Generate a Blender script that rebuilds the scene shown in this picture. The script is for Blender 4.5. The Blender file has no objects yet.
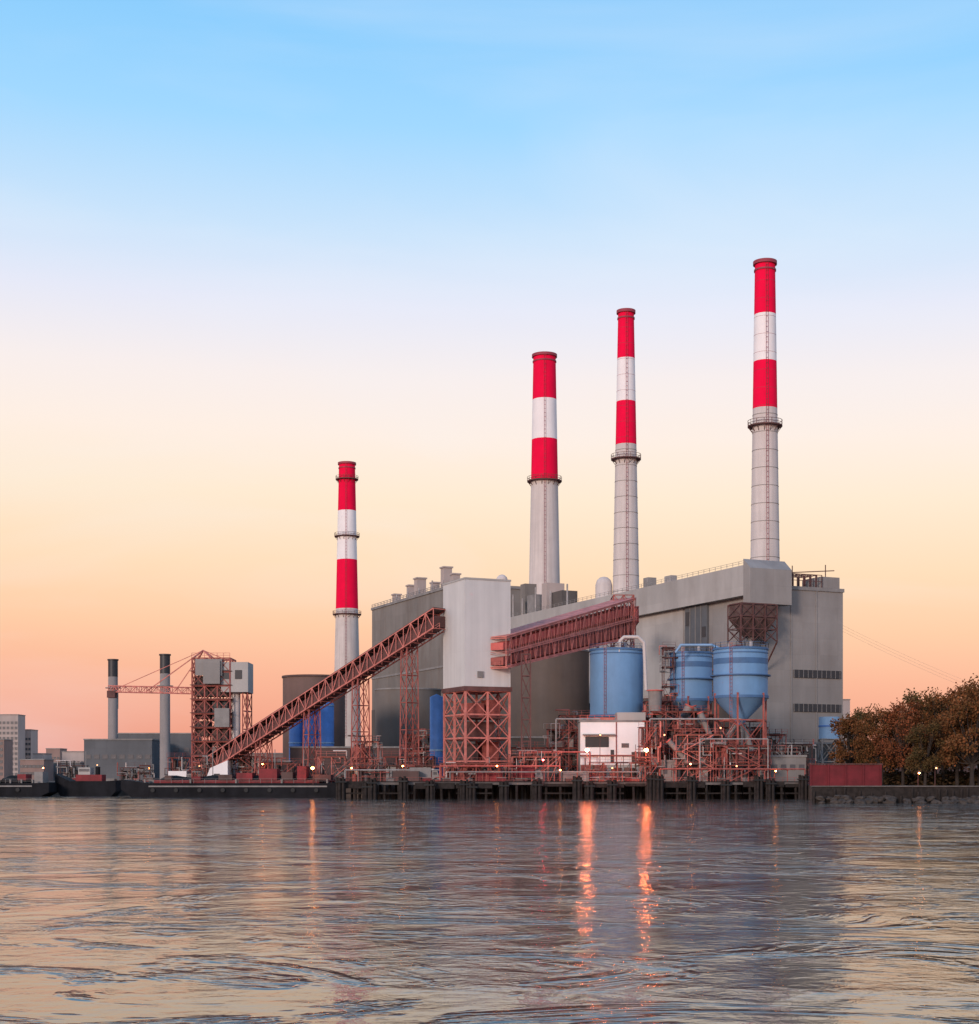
import bpy, math, random
from mathutils import Vector, Matrix, noise
random.seed(7)
F=1545.0; CX=489.5; HZ=776.0; CH=5.0
def X(px,D): return (px-CX)/F*D
def Z(py,D): return CH+(HZ-py)/F*D
G=3.0
scn=bpy.context.scene
scn.view_settings.view_transform='Standard'; scn.view_settings.look='None'; scn.view_settings.exposure=0
COL=scn.collection

# ---------------- materials ----------------
def pmat(name,col,rough=.75,metal=0,var=.2,vscale=.25,streak=0.0,panel=None,island=False,spec=None,base_darken=None,rust=0,rustcol=(.13,.085,.06,1),ss=.35):
    m=bpy.data.materials.new(name); m.use_nodes=True; nt=m.node_tree; N=nt.nodes; L=nt.links
    b=N['Principled BSDF']; b.inputs['Roughness'].default_value=rough; b.inputs['Metallic'].default_value=metal
    if spec is not None: b.inputs['Specular IOR Level'].default_value=spec
    tc=N.new('ShaderNodeTexCoord')
    def mulnode(prev,fac_socket,lo,hi,a=.3,c=.7):
        mr=N.new('ShaderNodeMapRange'); mr.inputs['From Min'].default_value=a; mr.inputs['From Max'].default_value=c
        mr.inputs['To Min'].default_value=lo; mr.inputs['To Max'].default_value=hi
        L.new(fac_socket,mr.inputs['Value'])
        mx=N.new('ShaderNodeVectorMath'); mx.operation='SCALE'
        L.new(prev,mx.inputs[0]); L.new(mr.outputs[0],mx.inputs['Scale'])
        return mx.outputs[0]
    rgb=N.new('ShaderNodeRGB'); rgb.outputs[0].default_value=(*col,1)
    cur=rgb.outputs[0]
    n=N.new('ShaderNodeTexNoise'); n.inputs['Scale'].default_value=vscale; n.inputs['Detail'].default_value=8; n.inputs['Roughness'].default_value=.65
    L.new(tc.outputs['Object'],n.inputs['Vector'])
    cur=mulnode(cur,n.outputs['Fac'],1-var,1+var)
    if streak:
        mp=N.new('ShaderNodeMapping'); mp.inputs['Scale'].default_value=(ss,ss,.035)
        L.new(tc.outputs['Object'],mp.inputs['Vector'])
        n2=N.new('ShaderNodeTexNoise'); n2.inputs['Scale'].default_value=1.0; n2.inputs['Detail'].default_value=6
        L.new(mp.outputs[0],n2.inputs['Vector'])
        cur=mulnode(cur,n2.outputs['Fac'],1-streak,1+streak*.5)
    sp=N.new('ShaderNodeSeparateXYZ'); L.new(tc.outputs['Object'],sp.inputs[0])
    if base_darken:
        cur=mulnode(cur,sp.outputs[2],base_darken[0],1,0,base_darken[1])  # scales the colour darker towards the bottom of the object
    if rust:
        mp=N.new('ShaderNodeMapping'); mp.inputs['Scale'].default_value=(.12,.12,.05); L.new(tc.outputs['Object'],mp.inputs['Vector'])
        n3=N.new('ShaderNodeTexNoise'); n3.inputs['Scale'].default_value=1; n3.inputs['Detail'].default_value=9; n3.inputs['Roughness'].default_value=.62; L.new(mp.outputs[0],n3.inputs['Vector'])
        mr=N.new('ShaderNodeMapRange'); mr.inputs[1].default_value=.46; mr.inputs[2].default_value=.68; mr.inputs[4].default_value=rust; L.new(n3.outputs['Fac'],mr.inputs[0])
        mx=N.new('ShaderNodeMix'); mx.data_type='RGBA'; L.new(mr.outputs[0],mx.inputs[0]); L.new(cur,mx.inputs[6]); mx.inputs[7].default_value=rustcol; cur=mx.outputs[2]
    if panel:
        w,h,dk=panel
        ad=N.new('ShaderNodeMath'); ad.operation='ADD'; L.new(sp.outputs[0],ad.inputs[0]); L.new(sp.outputs[1],ad.inputs[1])
        cb=N.new('ShaderNodeCombineXYZ'); L.new(ad.outputs[0],cb.inputs[0]); L.new(sp.outputs[2],cb.inputs[1])
        br=N.new('ShaderNodeTexBrick'); br.offset=0; br.inputs['Scale'].default_value=1
        br.inputs['Brick Width'].default_value=w; br.inputs['Row Height'].default_value=h
        br.inputs['Mortar Size'].default_value=.07; br.inputs['Mortar Smooth'].default_value=.3
        br.inputs['Color1'].default_value=(1,1,1,1); br.inputs['Color2'].default_value=(.90,.90,.905,1)
        br.inputs['Mortar'].default_value=(dk,dk,dk,1)
        L.new(cb.outputs[0],br.inputs['Vector'])
        mm=N.new('ShaderNodeVectorMath'); mm.operation='MULTIPLY'; L.new(cur,mm.inputs[0]); L.new(br.outputs['Color'],mm.inputs[1]); cur=mm.outputs[0]
    if island:
        ge=N.new('ShaderNodeNewGeometry')
        cr=N.new('ShaderNodeValToRGB'); e=cr.color_ramp.elements
        e[0].position=0; e[0].color=(.55,.65,.45,1); e[1].position=1; e[1].color=(1.35,1.05,.85,1)
        x=cr.color_ramp.elements.new(.5); x.color=(.9,.87,.78,1)
        L.new(ge.outputs['Random Per Island'],cr.inputs[0])
        mm=N.new('ShaderNodeVectorMath'); mm.operation='MULTIPLY'; L.new(cur,mm.inputs[0]); L.new(cr.outputs[0],mm.inputs[1]); cur=mm.outputs[0]
    L.new(cur,b.inputs['Base Color'])
    return m
def emat(name,col,s):
    m=bpy.data.materials.new(name); m.use_nodes=True
    b=m.node_tree.nodes['Principled BSDF']; b.inputs['Base Color'].default_value=(*col,1)
    b.inputs['Emission Color'].default_value=(*col,1); b.inputs['Emission Strength'].default_value=s
    return m
M={}
M['wall']=pmat('grey_cladding',(.31,.285,.27),.8,0,.10,.06,.10,(6,4.5,.9),base_darken=(.7,42),rust=.22)
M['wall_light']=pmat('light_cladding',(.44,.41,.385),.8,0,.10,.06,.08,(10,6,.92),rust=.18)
M['wall_dark']=pmat('dark_cladding',(.11,.095,.086),.85,0,.16,.05,.12,(12,8,.88),base_darken=(.6,45),rust=.4)
M['wall_left']=pmat('weathered_cladding',(.23,.205,.185),.85,0,.12,.05,.12,(14,9,.9),base_darken=(.5,60),rust=.45)
M['silo_grey']=pmat('silo_concrete',(.19,.165,.15),.85,0,.15,.06,.12,base_darken=(.5,40),rust=.5)
M['silo_brown']=pmat('stained_brown_silo',(.12,.09,.076),.75,0,.2,.06,.12,base_darken=(.55,30),rust=.5)
M['tank_brown']=pmat('brown_tank_paint',(.17,.10,.085),.75,0,.2,.06,.12,base_darken=(.6,30),rust=.5)
M['tower']=pmat('tower_cladding',(.62,.59,.57),.7,0,.06,.1,.08,(2.4,30,.95),ss=.9)
M['conc']=pmat('chimney_concrete',(.62,.55,.52),.85,0,.10,.1,.14,ss=.9)
M['stack_grey']=pmat('grey_stack_steel',(.30,.27,.265),.8,0,.12,.1,.2)
M['red']=pmat('red_paint',(.88,.003,.055),.8,0,.08,.2,.06,spec=.12)
M['white']=pmat('white_paint',(.88,.83,.82),.7,0,.05,.2,.06)
M['rim']=pmat('rim_dark',(.3,.04,.06),.7)
M['steel_red']=pmat('red_steel',(.58,.12,.10),.75,0,.3,.4)
M['steel_pink']=pmat('faded_red_steel',(.56,.18,.145),.75,0,.4,.5)
M['steel_mid']=pmat('weathered_red_steel',(.32,.082,.066),.75,0,.4,.5)
M['steel_brown']=pmat('brown_steel',(.12,.05,.045),.8,0,.35,.4)
M['dark']=pmat('dark_opening',(.03,.03,.035),.5,0,.2,.5)
M['glass']=pmat('window_glass',(.09,.09,.10),.3,0,.3,.5)
M['blue']=pmat('blue_paint',(.15,.30,.51),.65,0,.08,.25,.12,base_darken=(.8,30),rust=.15,rustcol=(.12,.16,.22,1))
M['blue_deep']=pmat('deep_blue_paint',(.06,.17,.46),.6,0,.2,.3,.2)
M['blue_mid']=pmat('mid_blue_paint',(.06,.14,.28),.65,0,.15,.3,.15)
M['blue_light']=pmat('light_blue_paint',(.22,.37,.56),.65,0,.1,.3,.15)
M['silver']=pmat('galvanised',(.36,.33,.32),.6,.1,.25,.5,.2)
M['grey']=pmat('grey_paint',(.25,.23,.22),.8,0,.25,.3,.15)
M['greydark']=pmat('slate_cladding',(.12,.125,.135),.8,0,.15,.1,.1,(4,3,.88))
M['brown']=pmat('brown_cladding',(.11,.065,.058),.85,0,.3,.2,.2)
M['timber']=pmat('pier_timber',(.03,.024,.022),.9,0,.5,.9,spec=.2)
M['deck']=pmat('deck_concrete',(.13,.11,.10),.9,0,.35,.5)
M['ground']=pmat('yard_ground',(.09,.072,.063),.95,0,.4,.2,spec=.1)
M['hull']=pmat('black_hull',(.013,.013,.016),.8,0,.4,.3,.3,spec=.15)
M['hullred']=pmat('red_deck_paint',(.20,.015,.02),.7,0,.4,.4,.2)
M['brickred']=pmat('red_wall_paint',(.15,.014,.02),.85,0,.4,.25,.3)
M['bark']=pmat('bark',(.035,.025,.02),.9,0,.3,2)
M['leaf1']=pmat('autumn_leaves',(.175,.082,.040),.9,0,.45,.15,island=True,spec=.05)
M['leaf2']=pmat('olive_leaves',(.115,.078,.040),.9,0,.45,.15,island=True,spec=.05)
M['leaf3']=pmat('rust_leaves',(.21,.078,.042),.9,0,.45,.15,island=True,spec=.05)
M['rock']=pmat('shore_rock',(.07,.057,.05),.95,0,.4,.8,spec=.1)
M['coal']=pmat('coal',(.02,.02,.02),.9,0,.4,1,spec=.1)
M['beige']=pmat('hazed_beige_masonry',(.44,.36,.33),.9,0,.1,.1,.1)  # base colour lightened to paint in distance haze on the city blocks
M['brickcity']=pmat('hazed_brick_masonry',(.29,.195,.17),.9,0,.15,.1,.1)  # haze put into the brick colour by lightening it
M['rubber']=pmat('rubber',(.02,.02,.02),.8)
M['lamp']=emat('sodium_lamp',(1,.30,.07),45)
M['lampbig']=emat('flood_lamp',(1,.20,.06),330)
M['lampred']=emat('red_lamp',(1,.05,.05),120)
M['lampwhite']=emat('warm_lamp',(1,.45,.2),4)

# ---------------- mesh builder ----------------
class MB:
    def __init__(s): s.v=[]; s.f=[]; s.sm=[]
    def add(s,vs,fs,sm=False):
        o=len(s.v); s.v+= [tuple(p) for p in vs]; s.f+=[tuple(i+o for i in f) for f in fs]; s.sm+=[sm]*len(fs); return s
    def box(s,x0,x1,y0,y1,z0,z1):
        return s.add([(x0,y0,z0),(x1,y0,z0),(x1,y1,z0),(x0,y1,z0),(x0,y0,z1),(x1,y0,z1),(x1,y1,z1),(x0,y1,z1)],
          [(0,3,2,1),(4,5,6,7),(0,1,5,4),(1,2,6,5),(2,3,7,6),(3,0,4,7)])
    def beam(s,p,q,w,h=None):
        h=h or w; p=Vector(p); q=Vector(q); d=(q-p)
        if d.length<1e-4: return s
        d.normalize(); up=Vector((0,0,1)) if abs(d.z)<.95 else Vector((0,1,0))
        a=d.cross(up).normalized(); b=a.cross(d).normalized(); a*=w/2; b*=h/2
        vs=[p-a-b,p+a-b,p+a+b,p-a+b,q-a-b,q+a-b,q+a+b,q-a+b]
        return s.add(vs,[(0,1,2,3),(4,7,6,5),(0,4,5,1),(1,5,6,2),(2,6,7,3),(3,7,4,0)])
    def tube(s,p,q,r,r2=None,n=10,cap=True):
        r2=r if r2 is None else r2; p=Vector(p); q=Vector(q)
        if (q-p).length<1e-4: return s
        d=(q-p).normalized()
        up=Vector((0,0,1)) if abs(d.z)<.95 else Vector((0,1,0))
        a=d.cross(up).normalized(); b=a.cross(d).normalized()
        ra=[a*math.cos(t*2*math.pi/n)+b*math.sin(t*2*math.pi/n) for t in range(n)]
        vs=[p+k*r for k in ra]+[q+k*r2 for k in ra]
        s.add(vs,[(i,i+n,(i+1)%n+n,(i+1)%n) for i in range(n)],True)
        if cap:
            s.add([p+k*r for k in ra],[tuple(range(n))]); s.add([q+k*r2 for k in ra],[tuple(reversed(range(n)))])
        return s
    def lathe(s,cx,cy,prof,n=40,smooth=True):
        vs=[];fs=[]
        for (r,z) in prof:
            for i in range(n):
                t=2*math.pi*i/n; vs.append((cx+r*math.cos(t),cy+r*math.sin(t),z))
        for k in range(len(prof)-1):
            for i in range(n):
                j=(i+1)%n; fs.append((k*n+i,k*n+j,(k+1)*n+j,(k+1)*n+i))
        s.add(vs,fs,smooth); return s
    def cyl(s,cx,cy,z0,z1,r0,r1=None,n=36):
        r1=r0 if r1 is None else r1
        s.lathe(cx,cy,[(r0,z0),(r1,z1)],n)
        s.lathe(cx,cy,[(r1,z1),(.001,z1)],n,False); s.lathe(cx,cy,[(.001,z0),(r0,z0)],n,False); return s
    def ring(s,cx,cy,z,r,w,h,n=36):
        return s.lathe(cx,cy,[(r,z),(r+w,z),(r+w,z+h),(r,z+h)],n,False)
    def rail(s,pts,h=1.1,t=.12,posts=3.0,closed=False):
        P=[Vector(p) for p in pts]
        if closed: P=P+[P[0]]
        for a,b in zip(P,P[1:]):
            for k in (h,h*.5): s.beam(a+Vector((0,0,k)),b+Vector((0,0,k)),t*.8)
            n=max(1,int((b-a).length/posts))
            for i in range(n+1):
                q=a.lerp(b,i/n); s.beam(q,q+Vector((0,0,h)),t)
        return s
    def mesh(s,name):
        m=bpy.data.meshes.new(name); m.from_pydata(s.v,[],s.f); m.polygons.foreach_set('use_smooth',s.sm); m.update(); return m

def thing(name,label,cat,loc,rz=0,group=None):
    e=bpy.data.objects.new(name,None); e.empty_display_size=1; e.location=loc; e.rotation_euler=(0,0,rz); COL.objects.link(e)
    e['label']=label; e['category']=cat
    if group: e['group']=group
    return e
def part(t,name,mb,mat,label=None,loc=(0,0,0)):
    o=bpy.data.objects.new(name,mb.mesh(name) if isinstance(mb,MB) else mb)
    if isinstance(mb,MB): o.data.materials.append(M[mat])
    o.parent=t; o.location=loc; COL.objects.link(o)
    if label: o['label']=label
    return o
def frame(mb,x0,x1,y0,y1,z0,z1,nx,ny,nz,t,brace=True,bt=None):
    bt=bt or t*.6
    xs=[x0+(x1-x0)*i/nx for i in range(nx+1)]; ys=[y0+(y1-y0)*i/ny for i in range(ny+1)]; zs=[z0+(z1-z0)*i/nz for i in range(nz+1)]
    for x in xs:
        for y in ys: mb.beam((x,y,z0),(x,y,z1),t)
    for z in zs[1:]:
        for y in ys: mb.beam((x0,y,z),(x1,y,z),t*.8)
        for x in xs: mb.beam((x,y0,z),(x,y1,z),t*.8)
    if brace:
        for k in range(nz):
            for y in (y0,y1):
                for i in range(nx):
                    mb.beam((xs[i],y,zs[k]),(xs[i+1],y,zs[k+1]),bt); mb.beam((xs[i+1],y,zs[k]),(xs[i],y,zs[k+1]),bt)
            for x in (x0,x1):
                for i in range(ny):
                    mb.beam((x,ys[i],zs[k]),(x,ys[i+1],zs[k+1]),bt); mb.beam((x,ys[i+1],zs[k]),(x,ys[i],zs[k+1]),bt)
    return mb
def truss(mb,p,q,w,h,n,t,bt=None,h1=None,cross=False):
    bt=bt or t*.6; h1=h if h1 is None else h1
    p=Vector(p); q=Vector(q); d=(q-p).normalized(); a=d.cross(Vector((0,0,1))).normalized()*w/2
    def U(f): return Vector((0,0,h+(h1-h)*f))
    for sgn in (-1,1):
        mb.beam(p+a*sgn,q+a*sgn,t); mb.beam(p+a*sgn+U(0),q+a*sgn+U(1),t)
        for i in range(n):
            A=p.lerp(q,i/n)+a*sgn; B=p.lerp(q,(i+1)/n)+a*sgn
            mb.beam(A,A+U(i/n),bt)
            if i%2 or cross: mb.beam(A+U(i/n),B,bt)
            if not i%2 or cross: mb.beam(A,B+U((i+1)/n),bt)
        mb.beam(q+a*sgn,q+a*sgn+U(1),bt)
    for i in range(n+1):
        A=p.lerp(q,i/n); mb.beam(A-a,A+a,bt); mb.beam(A-a+U(i/n),A+a+U(i/n),bt)
    return mb
def slab(mb,p,q,w,z0,z1,y0=None,y1=None):
    p=Vector(p); q=Vector(q); d=(q-p).normalized(); a=d.cross(Vector((0,0,1))).normalized()*w/2
    A=Vector((0,0,z0)); B=Vector((0,0,z1)); C=Vector((0,0,z0 if y0 is None else y0)); D=Vector((0,0,z1 if y1 is None else y1))
    return mb.add([p-a+A,p+a+A,p+a+B,p-a+B,q-a+C,q+a+C,q+a+D,q-a+D],[(0,1,2,3),(4,7,6,5),(0,4,5,1),(1,5,6,2),(2,6,7,3),(3,7,4,0)])

# ---------------- setting ----------------
def structure(name,mesh,mat,z=0):
    o=bpy.data.objects.new(name,mesh); o.data.materials.append(mat); COL.objects.link(o); o['kind']='structure'; o['label']=name; return o
wb=MB(); wb.add([(-5000,-300,0),(5000,-300,0),(5000,7000,0),(-5000,7000,0)],[(0,1,2,3)])
wm=bpy.data.materials.new('river_water'); wm.use_nodes=True; nt=wm.node_tree; N=nt.nodes; L=nt.links; b=N['Principled BSDF']
b.inputs['Base Color'].default_value=(.075,.062,.052,1); b.inputs['Roughness'].default_value=.085; b.inputs['IOR'].default_value=3.0
b.inputs['Specular Tint'].default_value=(1,.94,.86,1)
tc=N.new('ShaderNodeTexCoord')
def nz(scale,sx,sy,det,rough=.5,dist=0,rot=0):
    mp=N.new('ShaderNodeMapping'); mp.inputs['Scale'].default_value=(sx,sy,1); mp.inputs['Rotation'].default_value=(0,0,rot); L.new(tc.outputs['Object'],mp.inputs[0])
    n=N.new('ShaderNodeTexNoise'); n.inputs['Scale'].default_value=scale; n.inputs['Detail'].default_value=det; n.inputs['Roughness'].default_value=rough; n.inputs['Distortion'].default_value=dist
    L.new(mp.outputs[0],n.inputs['Vector']); return n.outputs['Fac']
def mth(op,a,bb):
    m=N.new('ShaderNodeMath'); m.operation=op
    for i,x in enumerate((a,bb)):
        if isinstance(x,(int,float)): m.inputs[i].default_value=x
        else: L.new(x,m.inputs[i])
    return m.outputs[0]
big=nz(.06,1.1,.9,2,.5,.8,.5)
mid=nz(.50,1.0,1.0,2.5,.5,.6,.25)
small=nz(1.8,1.0,1.0,4,.58,.4,-.2)
patch=nz(.026,1.0,1.1,4,.6,2.0,.3)
def mrange(x,a,b_,c,d):
    mr=N.new('ShaderNodeMapRange'); mr.interpolation_type='SMOOTHSTEP'; L.new(x,mr.inputs[0]); mr.inputs[1].default_value=a; mr.inputs[2].default_value=b_; mr.inputs[3].default_value=c; mr.inputs[4].default_value=d; return mr.outputs[0]
eddy=nz(.10,1.0,1.0,4,.65,2.5,.8)
amp=mth('ADD',mrange(patch,.40,.62,.35,1.0),mrange(eddy,.52,.66,0,1.1))
h=mth('ADD',mth('MULTIPLY',big,.30),mth('MULTIPLY',mth('ADD',mth('MULTIPLY',mid,.12),mth('MULTIPLY',small,.05)),amp))
bp=N.new('ShaderNodeBump'); bp.inputs['Strength'].default_value=1; bp.inputs['Distance'].default_value=1.0
L.new(h,bp.inputs['Height']); L.new(bp.outputs[0],b.inputs['Normal'])
structure('water',wb.mesh('water'),wm)

edge=[(3000,287),(62,287),(69,300),(69,349),(-34,352),(-40,392),(-150,404),(-230,470),(-3000,700)]
gv=[(x,y,G) for x,y in edge]+[(-4500,6900,G),(4500,6900,G)]
n=len(gv); gb=MB(); gb.add(gv,[tuple(range(n))]);
low=[(x,y,-3) for x,y,_ in gv]; gb.add(gv+low,[(i,i+n,(i+1)%n+n,(i+1)%n) for i in range(len(edge)-1)])
gm=gb.mesh('ground'); structure('ground',gm,M['ground'])

# ---------------- main plant ----------------
RZ=math.atan2(.406,.914); cU=(-math.sin(RZ),math.cos(RZ)); cV=(math.cos(RZ),math.sin(RZ))
C0=(X(748,425),425)
def W(lx,ly): return (C0[0]+cV[0]*lx+cU[0]*ly, C0[1]+cV[1]*lx+cU[1]*ly)
mt=thing('power_station','large grey clad power station hall with weathered walls','power station',(C0[0],C0[1],G),RZ)
part(mt,'wall',MB().box(0,31.8,0,60,0,54),'wall')
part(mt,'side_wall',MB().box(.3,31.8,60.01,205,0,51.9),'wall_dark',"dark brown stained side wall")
ga=MB().add([(-2.2,-1.6,51.5),(11.3,-1.6,51.5),(11.3,205,51.5),(-2.2,205,51.5),(-2.2,-1.6,59.8),(11.3,-1.6,60.6),(11.3,205,60.6),(-2.2,205,59.8)],[(0,3,2,1),(4,5,6,7),(0,1,5,4),(1,2,6,5),(2,3,7,6),(3,0,4,7)])
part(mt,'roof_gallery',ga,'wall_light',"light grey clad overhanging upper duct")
hd=MB().add([(-2.6,-5,49),(10.9,-5,49),(10.9,-1.62,49),(-2.6,-1.62,49),(-2.6,-5,58.6),(10.9,-5,58.6),(10.9,-1.62,61.4),(-2.6,-1.62,61.4)],[(0,3,2,1),(4,5,6,7),(0,1,5,4),(1,2,6,5),(2,3,7,6),(3,0,4,7)])
part(mt,'hood',hd,'wall',"bulky grey hood below the tallest stack")
part(mt,'parapet',MB().box(11.52,32.1,-.3,.2,54,55),'grey'); part(mt,'parapet',MB().box(31.5,32.1,.2,60,54,55),'grey')
for y in range(66,205,28): part(mt,'pilaster',MB().box(-.2,.29,y,y+.8,0,47.9),'wall_dark')
for x in (14,22.5): part(mt,'pilaster',MB().box(x,x+.4,-.2,-.003,0,53.9),'wall')
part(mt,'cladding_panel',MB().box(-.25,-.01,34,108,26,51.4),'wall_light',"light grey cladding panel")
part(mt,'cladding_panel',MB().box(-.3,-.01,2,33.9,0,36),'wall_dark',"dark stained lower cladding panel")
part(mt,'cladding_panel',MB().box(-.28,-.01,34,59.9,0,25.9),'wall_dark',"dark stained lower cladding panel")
lvp=part(mt,'dark_panel',MB().box(-.75,-.02,20,32,36.5,51.4),'greydark',"tall dark grey recessed panel")
for y in (23,26,29): part(lvp,'mullion',MB().box(-.9,-.76,y,y+.25,36.5,51.4),'grey')
part(lvp,'opening',MB().box(-.86,-.76,29.5,31.5,46,50),'dark'); part(lvp,'opening',MB().box(-.86,-.76,20.6,22.6,42,45),'dark')
for k in range(3): part(mt,'catwalk',MB().box(-1.6,-.31,3,17,26+k*6,26.3+k*6),'steel_mid')
for (z,x0,x1) in ((29.5,15,31),(20,15,31),(9,16,29)):
    wv=MB().box(x0,x1,-.28,-.05,z,z+2.2); w=part(mt,'window',wv,'dark',"long dark ribbon window")
    fm=MB(); k=x0
    while k<x1: fm.box(k,k+.14,-.34,-.285,z,z+2.2); k+=1.55
    part(w,'frame',fm,'grey')
hp=MB().add([(-6.5,-6.5,44.5),(4.5,-6.5,44.5),(4.5,-.6,44.5),(-6.5,-.6,44.5),(-6.5,-6.5,48.9),(4.5,-6.5,48.9),(4.5,-.6,48.9),(-6.5,-.6,48.9),(-3,-4.5,40),(2,-4.5,40),(2,-2,40),(-3,-2,40)],
  [(4,5,6,7),(0,1,5,4),(1,2,6,5),(2,3,7,6),(3,0,4,7),(8,9,1,0),(9,10,2,1),(10,11,3,2),(11,8,0,3),(8,11,10,9)])
part(mt,'hopper',hp,'brown')
hf=MB(); frame(hf,-6.8,4.8,-6.9,-.5,38.5,48.6,3,1,3,.28,True,.16); hf.beam((-6.8,-6.9,38.5),(-.2,-.4,31),.32).beam((4.8,-6.9,38.5),(4.8,-.4,31),.32)
part(mt,'hopper_frame',hf,'steel_brown')
part(mt,'duct_pipe',MB().tube((-1,-3,40),(-1,-3,30),.9,.9,14),'grey')
part(mt,'penthouse',MB().box(25,31.4,1,10,54.01,58.3),'wall')
rl=MB(); rl.rail([(12.5,.6,55),(25,.6,55)],3.6,.2,1.8); frame(rl,13,25,3,9,54,58.9,6,2,1,.26,False); rl.beam((13,3,58.9),(31,3,60.5),.25)
rl.beam((16,2,54),(16,2,61),.2).beam((28,3,58.3),(28,3,62),.2)
part(mt,'roof_railing',rl,'steel_brown')
part(mt,'gallery_railing',MB().rail([(-2,-1.5,59.9),(-2,200,59.9)],1.1,.09,3),'grey')
part(mt,'dome_vent',MB().lathe(5.5,94,[(2.8,60.3),(2.8,65.4),(2.3,67),(1.3,67.9),(.01,68.2)],28),'conc')
for (x,y,a,bb,hh,m_) in ((2,118,6,8,5,'wall_dark'),(2,130,7,4,9,'beige'),(2,140,7,6,6,'grey'),(3,150,5,4,11,'wall_left'),(2,178,8,10,8,'grey'),(4,62,3,3,3,'grey'),(4,48,2,4,2,'silver')): part(mt,'rooftop_unit',MB().box(x,x+a,y,y+bb,60.61,61.2+hh),m_)
part(mt,'dome_vent',MB().lathe(1,166,[(2.3,60.3),(2.3,75),(1.8,76.3),(1,77.0),(.01,77.3)],24),'conc')
for y in (112,125,137,148,156,185): part(mt,'roof_pipe',MB().tube((1,y,60),(1,y,61+random.uniform(5,10)),.3),'silver')

lb=thing('boiler_house','tall weathered grey boiler house with roof vents','power station',(*W(0,206),G),RZ)
part(lb,'wall',MB().box(-.5,40,0,100,0,77.5),'wall_left')
part(lb,'parapet',MB().box(-.9,40.4,-.4,100.4,77.5,78.6),'grey')
for (y,w_,h_) in ((12,3,5),(22,3.6,9),(34,3,4),(52,4,8),(62,3,6),(80,3,4)):
    v=MB().box(3,3+w_,y,y+w_,78.61,78.6+h_).box(2.6,3.4+w_,y-.4,y+w_+.4,78.6+h_,79.2+h_); part(lb,'vent',v,'beige')
for y in (18,30,45,58,72): part(lb,'roof_pipe',MB().tube((1,y,78.6),(1,y,78.6+random.uniform(3,6)),.3),'silver')
part(lb,'roof_railing',MB().rail([(-.5,0,78.6),(-.5,100,78.6)],1.4,.2,4),'grey')
part(lb,'mid_band',MB().box(-.8,-.51,0,100,46,46.8),'grey')
part(lb,'lower_panel',MB().box(-.7,-.505,0,100,0,32),'wall_dark',"dark stained lower wall panels")

# ---------------- chimneys ----------------
def chimney(px,D,ztop,rt,zb,rb_,bands,plats,rings,label):
    t=thing('smokestack',label,'chimney',(X(px,D),D,G),group='red and white banded power station chimneys')
    H=Z(ztop,D)-G; zB=Z(zb,D)-G
    def r(z): return rt+(rb_-rt)*max(0,(H-z))/(H-zB)
    low=Z(bands[-1][1],D)-G
    part(t,'shaft',MB().lathe(0,0,[(r(0),0),(r(low),low)],40),'conc')
    for (a,b2,c) in bands:
        z1=Z(a,D)-G; z0=Z(b2,D)-G
        part(t,'red_band' if c=='red' else 'white_band',MB().lathe(0,0,[(r(z0)+.01,z0),(r(z1)+.01,z1)],40),c)
    part(t,'rim',MB().ring(0,0,H-.9,rt*.8,rt*.2+.55,1.0),'rim'); part(t,'collar',MB().ring(0,0,H-2.8,rt*.9,rt*.1+.3,.5),'rim')
    part(t,'flue',MB().cyl(0,0,H-3,H-.5,rt*.82),'dark')
    for p in plats:
        z=Z(p,D)-G; R=r(z)
        pb=MB().ring(0,0,z,R-.1,1.5,.35)
        for i in range(14):
            an=2*math.pi*i/14; pb.beam(((R+1.35)*math.cos(an),(R+1.35)*math.sin(an),z),((R+1.35)*math.cos(an),(R+1.35)*math.sin(an),z+1.8),.14)
            pb.beam(((R+1.2)*math.cos(an),(R+1.2)*math.sin(an),z),(R*math.cos(an),R*math.sin(an),z-1.6),.16)
        pl_=part(t,'platform',pb,'steel_brown')
        for hh in (.9,1.7): part(pl_,'guard_rail',MB().ring(0,0,z+hh,R+1.3,.1,.12),'steel_brown')
    if rings:
        z=low-2
        while z>30: part(t,'hoop',MB().ring(0,0,z,r(z)-.1,.17,.16),'grey'); z-=5.2
        z=H-6
        while z>low: part(t,'hoop',MB().ring(0,0,z,r(z)-.1,.13,.07),'rim'); z-=5.2
    ld=MB()
    for s in (-.3,.3): ld.beam((s,-r(20)-.3,20),(s,-rt-.3,H),.08)
    z=21
    while z<H: ld.beam((-.3,-r(z)-.3,z),(.3,-r(z)-.3,z),.08); z+=1.5
    part(t,'ladder',ld,'rim')
    return t
chimney(765,450,262,2.9,562,4.2,[(262,315,'red'),(315,362,'white'),(362,409,'red')],[427],True,'tallest red and white banded chimney above the grey hall')
chimney(626,512,311,2.6,592,4.4,[(311,359,'red'),(359,402,'white'),(402,445,'red')],[460],True,'slim red and white banded chimney with hooped concrete shaft')
chimney(544.5,570,355,4.1,600,5.8,[(355,400,'red'),(400,440,'white'),(440,481,'red')],[482],False,'smooth tapering red and white chimney with pale concrete shaft')
chimney(347,735,463,3.8,665,5.9,[(463,511,'red'),(511,560,'white'),(560,609,'red')],[480,537,615],False,'distant red and white chimney with ringed platforms beside the boiler house')

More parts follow.
